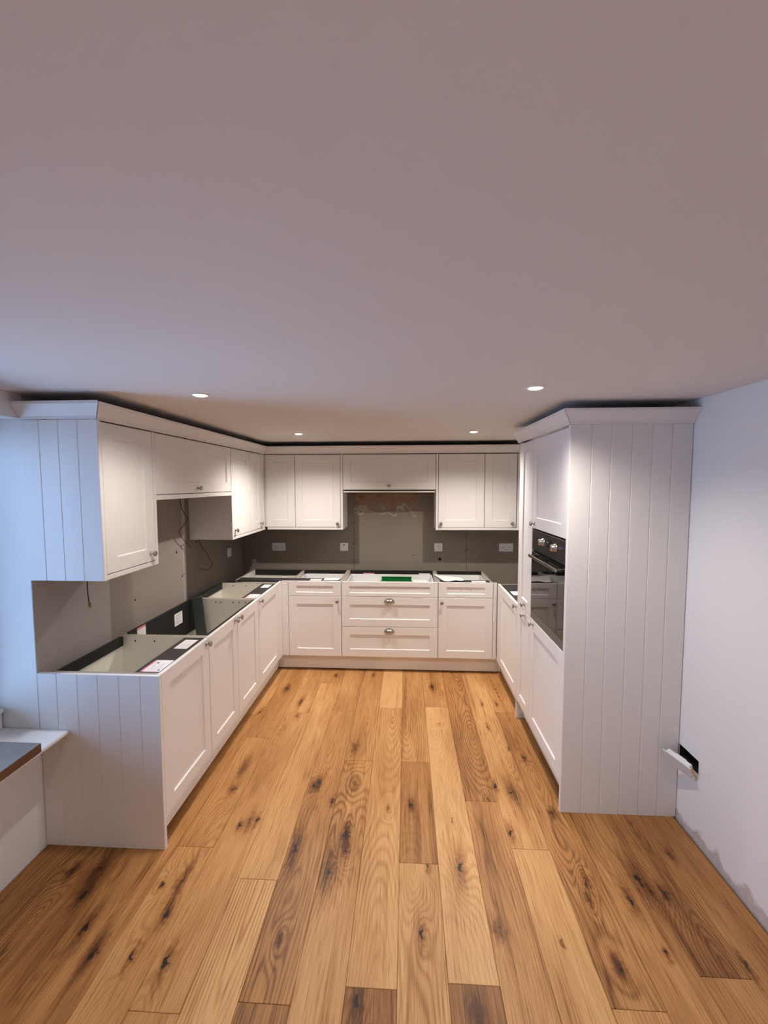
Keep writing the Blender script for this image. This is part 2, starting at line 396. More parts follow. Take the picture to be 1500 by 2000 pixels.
def build_room():
    bm = bmesh.new(); add_box(bm, -1.1, XRW + 0.3, YF - 0.2, YB + 0.3, -0.16, -0.0155)
    floor = struct('floor', bm, M['subfloor'], 'knotty oak plank floor running between the cabinets')
    bm = bmesh.new(); add_box(bm, -1.1, XRW + 0.3, YF - 0.2, YB + 0.3, ZC, ZC + 0.2)
    struct('ceiling', bm, M['ceiling'], 'plain off-white plastered ceiling')
    # back wall with three plasterboards
    bm = bmesh.new(); add_box(bm, -1.1, XRW + 0.3, YB + 0.012, YB + 0.3, -0.02, ZC)
    wb = struct('wall_back', bm, M['hole'], 'bare brown plasterboard back wall between base and wall cabinets')
    for x0, x1, mt in ((XL, 0.6085, 'board'), (0.6115, 1.8005, 'board_stained'), (1.8035, XRW, 'board')):
        box('plasterboard', M[mt], wb, x0, x1, YB, YB + 0.012, 0, ZC - 0.001, 0.0008)
    for x, z, r in ((0.595, 1.36, .006), (0.620, 1.36, .005), (0.596, 1.13, .005), (0.622, 1.135, .005), (1.79, 1.07, .006), (1.815, 1.08, .005),
                    (1.524, 0.977, .016), (1.24, 1.02, .006), (0.09, 1.115, .005), (1.29, 1.14, .004)):
        bm = bmesh.new(); add_lathe(bm, [(0, 0.0012), (r, 0.0012), (r, -0.004)], (x, YB, z), '-Y', 14)
        link('screw_hole', bm, M['hole'], wb)
    # right wall with the socket cut-out
    hy0, hy1, hz0, hz1 = -1.752, -1.605, 0.338, 0.408
    bm = bmesh.new()
    add_box(bm, XRW, XRW + 0.3, YF, hy0, -0.02, ZC); add_box(bm, XRW, XRW + 0.3, hy1, YB + 0.012, -0.02, ZC)
    add_box(bm, XRW, XRW + 0.3, hy0, hy1, -0.02, hz0); add_box(bm, XRW, XRW + 0.3, hy0, hy1, hz1, ZC)
    wr = struct('wall_right', bm, M['right_wall'], 'white painted right wall with rough plaster along its foot')
    bm = bmesh.new(); add_box(bm, XRW + 0.05, XRW + 0.06, hy0 - .01, hy1 + .01, hz0 - .01, hz1 + .01)
    add_box(bm, XRW + 0.004, XRW + 0.05, hy0, hy0 + 0.002, hz0, hz1); add_box(bm, XRW + 0.004, XRW + 0.05, hy1 - 0.002, hy1, hz0, hz1)
    add_box(bm, XRW + 0.004, XRW + 0.05, hy0, hy1, hz0, hz0 + 0.002); add_box(bm, XRW + 0.004, XRW + 0.05, hy0, hy1, hz1 - 0.002, hz1)
    link('socket_cutout', bm, M['hole'], wr)
    # left wall, thick, with the window opening
    bm = bmesh.new()
    XO = -1.1
    add_box(bm, XO, XL - 0.004, WIN_Y1 + 0.0, YB, -0.02, ZC)
    add_box(bm, XO, XL, YF, WIN_Y0, -0.02, ZC)
    add_box(bm, XO, XL, WIN_Y0, WIN_Y1, -0.02, WIN_Z0 - 0.001)
    add_box(bm, XO, XL, WIN_Y0, WIN_Y1, WIN_Z1, ZC)
    wl = struct('wall_left', bm, M['white_paint'], 'white left wall with a deep window reveal')
    # boards and plaster on the left wall, seen between the cabinets
    box('plaster', M['board_light'], wl, XL - 0.004, XL, WIN_Y1, -1.432, 0, ZC - 0.001)
    box('plasterboard', M['board_left_lit'], wl, XL - 0.004, XL - 0.0008, -1.432, -0.61, 0, ZC - 0.001)
    box('joint_tape', M['board_light'], wl, XL - 0.004, XL - 0.0004, -0.61, -0.565, 0, ZC - 0.001)
    box('plasterboard', M['board'], wl, XL - 0.004, XL - 0.0008, -0.565, YB, 0, ZC - 0.001)
    for y, z, r in ((-0.625, 1.29, .006), (-0.60, 1.29, .005), (-0.70, 1.25, .009), (-0.63, 1.05, .006), (-0.605, 1.06, .005), (-1.205, 1.02, .006), (-0.40, 1.29, .006)):
        bm = bmesh.new()
        add_lathe(bm, [(0, 0.0012), (r, 0.0012), (r, -0.003)], (0, 0, 0), '-Y', 12)
        bmesh.ops.rotate(bm, verts=bm.verts[:], cent=(0, 0, 0), matrix=Matrix.Rotation(PI / 2, 3, 'Z'))
        bmesh.ops.translate(bm, verts=bm.verts[:], vec=(XL, y, z))
        link('screw_hole', bm, M['hole'], wl)
    bm = bmesh.new(); add_box(bm, XO, XRW + 0.3, YF - 0.2, YF, -0.02, ZC)
    struct('wall_front', bm, M['white_paint'], 'white wall at the near end of the room')
    # window: frame, glazing bars, panes
    bm = bmesh.new()
    xf0, xf1 = -0.93, -0.855
    y0, y1, z0, z1 = WIN_Y0, WIN_Y1, WIN_Z0 + 0.0, WIN_Z1
    add_box(bm, xf0, xf1, y0, y0 + 0.07, z0, z1, .004); add_box(bm, xf0, xf1, y1 - 0.035, y1, z0, z1, .004)
    add_box(bm, xf0, xf1, y0 + .07, y1 - .035, z1 - 0.07, z1, .004); add_box(bm, xf0, xf1, y0 + .07, y1 - .035, z0, 0.70, .004)
    win = struct('window_1', bm, M['white_gloss'], 'white timber window in the deep reveal at the far left')
    ym = (y0 + y1) / 2
    box('mullion', M['white_gloss'], win, xf0, xf1, ym - .03, ym + .03, 0.70, z1 - .07, .004)
    box('pane', M['pane'], win, -0.90, -0.894, y0 + .07, ym - .03, 0.70, z1 - .07)
    box('pane', M['pane'], win, -0.90, -0.894, ym + .03, y1 - .035, 0.70, z1 - .07)
    bm = bmesh.new(); add_box(bm, xf1, -0.766, y0, y1 - 0.004, 0.672, 0.700, .012)
    link('inner_sill_nosing', bm, M['white_gloss'], win)
    bm = bmesh.new(); add_box(bm, xf1, -0.786, y0, y1 - 0.006, 0.592, 0.674, .003)
    link('apron', bm, M['white_gloss'], win)
    # window board
    bm = bmesh.new()
    f = [(-0.856, WIN_Y0), (-0.455, WIN_Y0 - 0.05), (-0.455, -1.9425), (-0.602, -1.9405), (-0.856, -1.9405)]
    lo = [bm.verts.new((x, y, 0.573)) for x, y in f]; hi = [bm.verts.new((x, y, 0.592)) for x, y in f]
    bm.faces.new(lo[::-1]); bm.faces.new(hi)
    for i in range(5): bm.faces.new((lo[i], lo[(i + 1) % 5], hi[(i + 1) % 5], hi[i]))
    es = [e for e in bm.edges if all(abs(v.co.x + 0.455) < 1e-5 for v in e.verts) and abs(e.verts[0].co.y - e.verts[1].co.y) > .1]
    bmesh.ops.bevel(bm, geom=es, offset=0.007, segments=3, affect='EDGES', profile=0.5)
    sill = struct('trim_1', bm, M['white_gloss'], 'white painted window board jutting out past the base cabinet')
    return floor
FLOOR = build_room()

# ------------------------------------------------------------------ floor planks
KNOTS = [(0.517, -0.069, 1), (0.868, -0.041, 1.2), (0.136, -0.329, 1.5), (0.306, -0.548, 1.3), (0.029, -0.724, 1.2), (0.336, -0.747, 1.3), (0.161, -1.532, 1.2), (0.148, -1.336, 1.6), (0.628, -1.483, 1.8), (0.651, -1.449, 0.9), (0.864, -1.449, 1.5), (0.76, -1.592, 1.2), (0.385, -1.738, 0.9), (0.346, -1.75, 1.4), (0.303, -1.779, 1), (0.867, -1.801, 1.2), (0.825, -1.119, 1), (1.069, -1.625, 0.6), (1.781, -0.517, 0.7), (1.895, -0.501, 0.8), (1.411, -0.808, 0.7), (1.396, -0.243, 1.5), (1.857, -1.078, 0.7), (1.933, -1.162, 0.9), (1.766, -0.829, 0.7), (1.195, -1.6, 1.4), (1.69, -1.424, 1), (1.776, -1.474, 1.9), (1.696, -1.755, 1.5), (1.413, -1.695, 0.4), (1.955, -1.614, 1.3), (1.628, -1.539, 0.6), (-0.366, -2.066, 1.2), (-0.244, -2.046, 1.9), (-0.224, -2.173, 1.5), (-0.116, -2.303, 1.4), (-0.015, -2.392, 1.4), (0.086, -2.111, 0.6), (0.167, -2.088, 1.3), (0.18, -2.233, 1.1), (0.276, -2.4, 1.2), (0.138, -2.393, 0.9), (0.627, -1.908, 1.6), (0.879, -1.895, 0.9), (0.817, -2.012, 2.0), (0.864, -1.818, 1.2), (0.999, -2.483, 1.6), (0.673, -2.305, 0.8), (1.417, -1.965, 1.5), (1.534, -2.226, 1.2), (1.405, -2.497, 1.6), (1.27, -1.965, 0.8), (1.23, -2.257, 1.0), (2.286, -2.039, 1.2), (2.226, -2.028, 0.7), (2.121, -2.078, 1.3), (1.97, -2.0, 0.7), (1.946, -2.078, 0.7), (1.949, -2.334, 1.4), (2.148, -2.282, 0.8), (2.417, -2.298, 0.8), (1.774, -2.258, 0.5), (2.428, -1.847, 0.8), (2.208, -1.984, 2.0)]
# end joints of each column of planks (far to near) and a tone for each plank, outer columns darkened for lamp falloff
JOINTS = {0: [-0.9, -3.0], 1: [-1.3, -3.2], 2: [-0.75, -2.75], 3: [-1.035, -1.915, -2.9], 4: [-0.707, -2.545], 5: [-0.224, -2.064, -3.6],
          6: [-0.663, -2.503], 7: [-1.245, -3.1], 8: [-0.607, -2.441], 9: [-1.237, -1.949, -3.4], 10: [-0.574, -2.412], 11: [-1.55, -3.0],
          12: [-1.847, -3.3], 13: [-0.622, -2.456], 14: [-1.1, -2.9], 15: [-0.5, -2.345], 16: [-1.3, -3.2], -1: [-1.0, -2.8]}
TONES = {(8, 0): -0.20, (8, 1): -0.04, (8, 2): 0.36, (10, 0): 0.14, (10, 1): -0.12, (10, 2): 0.40, (11, 0): 0.30, (9, 0): 0.08, (9, 1): 0.28, (9, 2): 0.02,
         (5, 2): -0.14, (5, 1): 0.02, (6, 1): 0.20, (6, 2): 0.38, (7, 1): 0.12, (12, 0): 0.02, (13, 1): 0.22, (15, 1): 0.34, (14, 1): 0.20, (15, 2): 0.14,
         (16, 1): 0.26, (13, 0): 0.14, (0, 1): 0.34, (-1, 1): 0.34, (1, 1): 0.26, (2, 1): 0.20, (5, 0): 0.22, (4, 1): 0.06, (3, 1): 0.08, (17, 0): .3}
def build_planks():
    rnd = random.Random(3)
    base = oak_mat('oak', [])
    for c in range(-1, 17):
        x0 = max(0.955 + 0.1815 * (c - 8), XL + 0.004); x1 = min(0.955 + 0.1815 * (c - 7), XRW - 0.006)
        ys = [YB - 0.02] + JOINTS.get(c, [-2.0]) + [-4.7, YF + 0.005]
        for i, (ya, yb) in enumerate(zip(ys, ys[1:])):
            bm = bmesh.new()
            add_box(bm, x0 + 0.0004, x1 - 0.0004, yb + 0.0005, ya - 0.0005, -0.015, 0.0, 0.0012)
            kk = [k for k in KNOTS if x0 <= k[0] < x1 and yb <= k[1] < ya]
            o = link('plank', bm, oak_mat('oak_knotty', kk) if kk else base, FLOOR)
            o['grain_seed'] = rnd.uniform(0, 40); o['plank_x'] = (x0 + x1) / 2
            o['grain_tone'] = TONES.get((c, i), rnd.uniform(0.0, 0.20)) + 0.10
            o['heart'] = 0.02 if (c, i) == (5, 2) else rnd.uniform(-0.07, 0.07)
            o['ring_strength'] = {(5, 2): 2.4, (7, 1): 1.7, (6, 1): 1.5, (8, 1): 1.3, (9, 2): 1.4, (13, 1): 1.4, (5, 1): 1.5}.get((c, i), 1.0)
build_planks()

# ------------------------------------------------------------------ cabinet pieces (local frame: x along the run, y into the unit, z up; front face at y = 0)
def shaker(name, mat, parent, x0, x1, z0, z1, st=0.073, top=0.073, bot=0.070, t=0.020, dep=0.008, y=0.0):
    bm = bmesh.new()
    e = 0.0015; s = 0.005
    x0 += 0.0012; x1 -= 0.0012; z0 += 0.0006; z1 -= 0.0006
    if z1 > 2.05: z1 -= 0.0025
    def ring(xa, xb, za, zb, yy): return [bm.verts.new(p) for p in ((xa, yy, za), (xb, yy, za), (xb, yy, zb), (xa, yy, zb))]
    back = ring(x0, x1, z0, z1, y + t); side = ring(x0, x1, z0, z1, y + e); fr = ring(x0 + e, x1 - e, z0 + e, z1 - e, y)
    a = ring(x0 + st, x1 - st, z0 + bot, z1 - top, y); b_ = ring(x0 + st + s, x1 - st - s, z0 + bot + s, z1 - top - s, y + dep)
    for A, B in ((back, side), (side, fr), (fr, a), (a, b_)):
        for i in range(4):
            j = (i + 1) % 4; bm.faces.new((A[i], A[j], B[j], B[i]))
    bm.faces.new(b_); bm.faces.new(back[::-1])
    return link(name, bm, mat, parent)

KNOB_ME = None
def knob(parent, x, z, y=0.0):
    global KNOB_ME
    if KNOB_ME is None:
        bm = bmesh.new()
        add_lathe(bm, [(0.0105, 0), (0.0105, 0.003), (0.0055, 0.005), (0.0045, 0.014), (0.010, 0.017), (0.0155, 0.021), (0.0165, 0.025), (0.0150, 0.029), (0.010, 0.031), (0.0, 0.0315)], (0, 0, 0), '-Y', 20)
        KNOB_ME = bpy.data.meshes.new('knob'); bmesh.ops.recalc_face_normals(bm, faces=bm.faces[:]); bm.to_mesh(KNOB_ME); bm.free()
        KNOB_ME.materials.append(M['pewter'])
    o = bpy.data.objects.new('knob', KNOB_ME); COL.objects.link(o); o.parent = parent; o.location = (x, y, z)
    o['label'] = 'round pewter knob'
    return o

def cup_handle(parent, x, z):
    """half-shell cup pull: back flange plus domed hood open at the bottom"""
    bm = bmesh.new(); W, H, D = 0.044, 0.033, 0.026; nu, nv = 16, 7
    grid = []
    for i in range(nv + 1):
        ph = (PI / 2) * i / nv            # 0 at the rim on the drawer front, 90 deg at the lip
        row = []
        for j in range(nu + 1):
            th = PI * j / nu
            row.append(bm.verts.new((x + W * math.cos(th) * (1 - 0.15 * math.sin(ph)), -D * math.sin(ph) * math.sin(th) ** 0.6 if 0 < j < nu else -0.001, z - 0.012 + H * math.sin(th) * math.cos(ph) ** 0.8)))
        grid.append(row)
    for i in range(nv):
        for j in range(nu):
            f = bm.faces.new((grid[i][j], grid[i][j + 1], grid[i + 1][j + 1], grid[i + 1][j])); f.smooth = True
    # flange
    fl = [bm.verts.new((x + (W + 0.005) * math.cos(PI * j / nu), -0.0012, z - 0.013 + (H + 0.005) * math.sin(PI * j / nu))) for j in range(nu + 1)]
    bm.faces.new(fl)
    bmesh.ops.remove_doubles(bm, verts=bm.verts[:], dist=0.0002)
    o = link('cup_handle', bm, M['pewter'], parent)
    md = o.modifiers.new('thick', 'SOLIDIFY'); md.thickness = 0.0016; md.offset = 0
    o['label'] = 'domed pewter cup handle'
    return o

def edged_panel(name, parent, x0, x1, y0, y1, z0, z1):
    """melamine board whose top edge shows the stone-coloured edging"""
    bm = bmesh.new(); add_box(bm, x0, x1, y0, y1, z0, z1)
    bm.normal_update()
    for f in bm.faces:
        if f.normal.z > 0.9: f.material_index = 1
        elif f.normal.y < -0.9: f.material_index = 2  # front edge coloured dark, as shade behind the door gaps
    return link(name, bm, [M['melamine'], M['stone_edge'], M['carcass_stone_shaded']], parent)

def sticker(parent, x0, x1, y0, y1, z, red=False, axis='z', rot=0.0):
    """printed label lying flat (z up) on its parent"""
    s = box('sticker', M['paper'], parent, x0, x1, y0, y1, z, z + 0.0006)
    s['label'] = 'white printed label'
    w, h = x1 - x0, y1 - y0
    if red:
        box('print_band', M['pink_paper'], s, x0, x1, y1 - 0.10 * h, y1, z + 0.0006, z + 0.0009)
        box('print_band', M['pink_paper'], s, x0, x0 + 0.03 * w, y0, y1, z + 0.0006, z + 0.0009)
    for k in range(5):
        yy = y0 + h * (0.14 + 0.14 * k)
        box('print_line', M['print'], s, x0 + 0.12 * w, x0 + w * (0.45 + 0.4 * ((k * 37) % 10) / 10), yy, yy + 0.035 * h, z + 0.0006, z + 0.0008)
    if red:
        box('print_mark', M['dark_print'], s, x0 + 0.70 * w, x0 + 0.80 * w, y0 + 0.62 * h, y0 + 0.72 * h, z + 0.0006, z + 0.0009)
        box('print_mark', M['dark_print'], s, x0 + 0.12 * w, x0 + 0.20 * w, y0 + 0.10 * h, y0 + 0.20 * h, z + 0.0006, z + 0.0009)
    return s

def cam_holes(panel, x, side, ys, z=0.84, r=0.005):
    for y in ys:
        bm = bmesh.new(); add_lathe(bm, [(0, 0.0006), (r, 0.0006), (r, -0.002)], (0, 0, 0), '-Y', 10)
        bmesh.ops.rotate(bm, verts=bm.verts[:], cent=(0, 0, 0), matrix=Matrix.Rotation(-PI / 2 if side < 0 else PI / 2, 3, 'Z'))
        bmesh.ops.translate(bm, verts=bm.verts[:], vec=(x, y, z))
        link('cam_hole', bm, M['hole'], panel)

CB, CT = 0.152, 0.866            # carcass bottom and top
FB, FT = 0.154, 0.868            # front bottom and top
def carcass(p, x0, x1, depth=0.52, front_rail=True, back_rail=True, y0=0.022, rail_w=0.125, holes=()):
    L = edged_panel('side_panel', p, x0, x0 + 0.018, y0, y0 + depth, CB, CT)
    Rr = edged_panel('side_panel', p, x1 - 0.018, x1, y0, y0 + depth, CB, CT)
    box('base_panel', M['melamine'], p, x0 + 0.018, x1 - 0.018, y0, y0 + depth, CB, CB + 0.018)
    box('back_panel', M['melamine'], p, x0 + 0.018, x1 - 0.018, y0 + depth - 0.012, y0 + depth - 0.002, CB + 0.018, CT - 0.056)
    fr = None
    if front_rail:
        fr = box('front_rail', M['dark_rail'], p, x0 + 0.0185, x1 - 0.0185, y0 + 0.002, y0 + rail_w, CT - 0.017, CT - 0.001)
    if back_rail:
        box('back_rail', M['black_board'], p, x0 + 0.0185, x1 - 0.0185, y0 + depth - 0.018, y0 + depth - 0.001, CT - 0.055, CT)
    return L, Rr, fr

def base_unit(name, label, group, loc, rz, w):
    return thing(name, label, 'cabinet', loc, rz, group)

GB = 'white shaker base cabinets'
R90 = PI / 2
# ---- left run (faces +x): local x -> +y world, local y -> -x world
def left_run():
    u = base_unit('base_cabinet', 'open-topped white base cabinet beside the grooved end panel, with red-edged label', GB, (0, -1.921, 0), R90, 0.48)
    L, R_, fr = carcass(u, 0.002, 0.497, 0.52)
    cam_holes(R_, 0.479, -1, (0.33, 0.45))
    sticker(fr, 0.030, 0.165, 0.028, 0.125, CT - 0.001, True)
    sticker(fr, 0.315, 0.445, 0.045, 0.120, CT - 0.001)
    d = shaker('door', M['paint'], u, 0.0015, 0.4775, FB, FT); knob(d, 0.452, 0.842)

    u = base_unit('sink_cabinet', 'double-door white sink cabinet without worktop, black back board inside', GB, (0, -1.441, 0), R90, 0.82)
    L, R_, fr = carcass(u, 0.0195, 0.836, 0.52, front_rail=False, back_rail=False)
    cam_holes(R_, 0.818, -1, (0.15, 0.20, 0.30, 0.34, 0.47, 0.10))
    box('front_rail', M['black_board'], u, 0.038, 0.8175, 0.024, 0.042, CT - 0.09, CT - 0.001)
    bb = box('back_board', M['black_board'], u, 0.038, 0.8175, 0.508, 0.524, CT - 0.24, CT + 0.012)
    s = box('sticker', M['paper'], bb, 0.52, 0.625, 0.5074, 0.508, CT - 0.125, CT - 0.035); s['label'] = 'white printed label'
    for k in range(4): box('print_line', M['print'], s, 0.535, 0.60 - 0.01 * (k % 3), 0.5072, 0.5074, CT - 0.055 - 0.018 * k, CT - 0.051 - 0.018 * k)
    s = box('sticker', M['paper'], bb, 0.105, 0.19, 0.5074, 0.508, CT - 0.06, CT + 0.010); s['label'] = 'red-edged printed label'
    box('print_band', M['pink_paper'], s, 0.105, 0.19, 0.5072, 0.5074, CT - 0.002, CT + 0.010)
    d = shaker('door', M['paint'], u, 0.0015, 0.4145, FB, FT); knob(d, 0.378, 0.845)
    d = shaker('door', M['paint'], u, 0.4175, 0.8235, FB, FT); knob(d, 0.447, 0.845)

    u = base_unit('corner_base_cabinet', 'white corner base cabinet on the left run nearest the back units, two labels on top', GB, (0, -0.6155, 0), R90, 0.51)
    L, R_, fr = carcass(u, 0.0125, 0.535, 0.52)
    cam_holes(R_, 0.517, -1, (0.30, 0.42))
    sticker(fr, 0.035, 0.150, 0.030, 0.125, CT - 0.001, True)
    sticker(fr, 0.370, 0.480, 0.045, 0.115, CT - 0.001)
    d = shaker('door', M['paint'], u, 0.0015, 0.5055, FB, FT); knob(d, 0.036, 0.842)
    box('corner_post', M['paint'], u, 0.508, 0.6145, 0.0, 0.02, FB, FT, .001)
    # plinth, dark gap below
    p = box('plinth', M['paint'], None, -0.073, -0.055, -1.921, 0.054, 0.024, 0.150, .001)
    tag(p, 'long white plinth board under the left run of base cabinets', 'plinth')
left_run()

def end_panel(name, label, x0, x1, yf, z0, z1, grooves, group, c=0.002):
    """tongue-and-groove end panel: a backing sheet with a row of boards on its face (faces -y)"""
    p = thing(name, label, 'panel', ((x0 + x1) / 2, yf, z0), 0, group)
    p.location = (0, 0, 0)
    box('backing', M['paint'], p, x0, x1, yf + 0.010, yf + 0.019, z0, z1)
    xs = [x0] + grooves + [x1]
    for a, b_ in zip(xs, xs[1:]):
        bm = bmesh.new()
        # board with chamfered long edges so neighbours meet in a V-groove
        prof = [(a, yf + 0.010), (a, yf + c), (a + c, yf), (b_ - c, yf), (b_, yf + c), (b_, yf + 0.010)]
        lo = [bm.verts.new((x, y, z0)) for x, y in prof]; hi = [bm.verts.new((x, y, z1)) for x, y in prof]
        n = len(prof); bm.faces.new(lo[::-1]); bm.faces.new(hi)
        for i in range(n): bm.faces.new((lo[i], lo[(i + 1) % n], hi[(i + 1) % n], hi[i]))
        link('board', bm, M['paint'], p)
    return p
GP = 'grooved end panels'
end_panel('base_end_panel', 'white tongue-and-groove panel closing the left base run by the window board', XL + 0.001, 0.001, -1.9405, 0.001, 0.868, [-0.506, -0.403, -0.302, -0.197, -0.092], GP)
end_panel('wall_end_panel', 'grooved end panel of the left wall cabinets, lit blue by the window', XL + 0.001, -0.238, -1.945, 1.322, 2.068, [-0.519, -0.427, -0.334], GP)
end_panel('tall_end_panel', 'full-height grooved white panel on the side of the oven housing', XR - 0.001, XRW - 0.0015, -1.607, 0.001, 2.070, [2.107, 2.203, 2.306, 2.405, 2.501], GP, 0.0032)

# ---- back run (faces -y)
X0, X1, X2, X3 = 0.0635, 0.563, 1.4625, 1.962
def drawer_box(p, x0, x1, y0, y1, z0, z1):
    d = box('drawer_bottom', M['drawer_metal'], p, x0, x1, y0, y1, z0, z0 + 0.012)
    box('drawer_side', M['drawer_metal'], p, x0, x0 + 0.012, y0, y1, z0 + 0.012, z1, .001)
    box('drawer_side', M['drawer_metal'], p, x1 - 0.012, x1, y0, y1, z0 + 0.012, z1, .001)
    box('drawer_back', M['drawer_metal'], p, x0 + 0.012, x1 - 0.012, y1 - 0.012, y1, z0 + 0.012, z1, .001)
    return d
def drill_marks(d, xc, z):
    for dx in (-0.045, 0.045):
        bm = bmesh.new(); add_lathe(bm, [(0, 0.0006), (0.0035, 0.0006), (0.0035, -0.002)], (xc + dx, 0.008, z), '-Y', 8)
        link('drill_hole', bm, M['hole'], d)
def back_run():
    u = base_unit('corner_drawer_cabinet', 'white base cabinet left of the wide drawers, one drawer over a door', GB, (0, 0, 0), 0, 1)
    p = u
    L, R_, fr = carcass(p, -0.455, X1 - 0.001, 0.50, rail_w=0.115)
    edged_panel('divider', p, 0.075, 0.093, 0.14, 0.50, CB + 0.018, CT - 0.0015)
    drawer_box(p, 0.11, X1 - 0.035, 0.15, 0.48, 0.735, 0.835)
    sticker(fr, 0.255, 0.365, 0.045, 0.105, CT - 0.001)
    d = shaker('drawer_front', M['paint'], u, X0, X1 - 0.0015, 0.7285, FT, 0.072, 0.042, 0.032); drill_marks(d, (X0 + X1) / 2, 0.795)
    d = shaker('door', M['paint'], u, X0, X1 - 0.0015, FB, 0.7255); knob(d, 0.525, 0.683)
    box('corner_post', M['paint'], u, 0.0012, X0 - 0.0025, 0.0, 0.02, FB, FT, .001)

    u = base_unit('wide_drawer_cabinet', 'wide three-drawer base cabinet in the middle with two cup handles', GB, (0, 0, 0), 0, 1)
    L, R_, fr = carcass(u, X1 + 0.0005, X2 - 0.0005, 0.50, front_rail=False, back_rail=False)
    bb = box('back_board', M['black_board'], u, X1 + 0.0195, X2 - 0.0195, 0.500, 0.516, CT - 0.12, CT + 0.004)
    for sx, pink in ((0.72, True), (1.30, False)):
        s = box('sticker', M['paper'], bb, sx, sx + 0.115, 0.4994, 0.5, CT - 0.075, CT - 0.022); s['label'] = 'white printed label'
        for k in range(3): box('print_line', M['print'], s, sx + .012, sx + 0.10, 0.4992, 0.4994, CT - 0.062 + 0.012 * k, CT - 0.059 + 0.012 * k)
        if pink: box('print_band', M['pink_paper'], s, sx, sx + 0.115, 0.4992, 0.4994, CT - 0.032, CT - 0.022)
    drawer_box(u, X1 + 0.035, X2 - 0.035, 0.03, 0.44, 0.735, 0.845)
    box('front_rail', M['black_board'], u, X1 + 0.0195, X2 - 0.0195, 0.0225, 0.0285, CT - 0.03, CT - 0.0005)
    shaker('drawer_front', M['paint'], u, X1 + 0.0015, X2 - 0.0015, 0.7285, FT, 0.072, 0.042, 0.032)
    d = shaker('drawer_front', M['paint'], u, X1 + 0.0015, X2 - 0.0015, 0.4425, 0.7255); cup_handle(d, 1.011, 0.688)
    d = shaker('drawer_front', M['paint'], u, X1 + 0.0015, X2 - 0.0015, FB, 0.4395); cup_handle(d, 1.010, 0.404)

    u = base_unit('drawer_over_door_cabinet', 'white base cabinet right of the wide drawers, papers lying on top', GB, (0, 0, 0), 0, 1)
    L, R_, fr = carcass(u, X2 + 0.0005, X3 - 0.001, 0.50, rail_w=0.10)
    drawer_box(u, X2 + 0.035, X3 - 0.035, 0.15, 0.47, 0.735, 0.840)
    sticker(fr, 1.775, 1.905, 0.040, 0.095, CT - 0.001)
    d = shaker('drawer_front', M['paint'], u, X2 + 0.0015, X3, 0.7285, FT, 0.072, 0.042, 0.032); drill_marks(d, (X2 + X3) / 2, 0.795)
    d = shaker('door', M['paint'], u, X2 + 0.0015, X3, FB, 0.7255); knob(d, 1.495, 0.682)
    box('corner_post', M['paint'], u, X3 + 0.0025, XR - 0.0012, 0.0, 0.02, FB, FT, .001)
    p = box('plinth', M['paint'], None, -0.054, XR + 0.054, 0.055, 0.073, 0.013, 0.150, .001)
    tag(p, 'short white plinth board under the middle drawers at the back', 'plinth')
back_run()

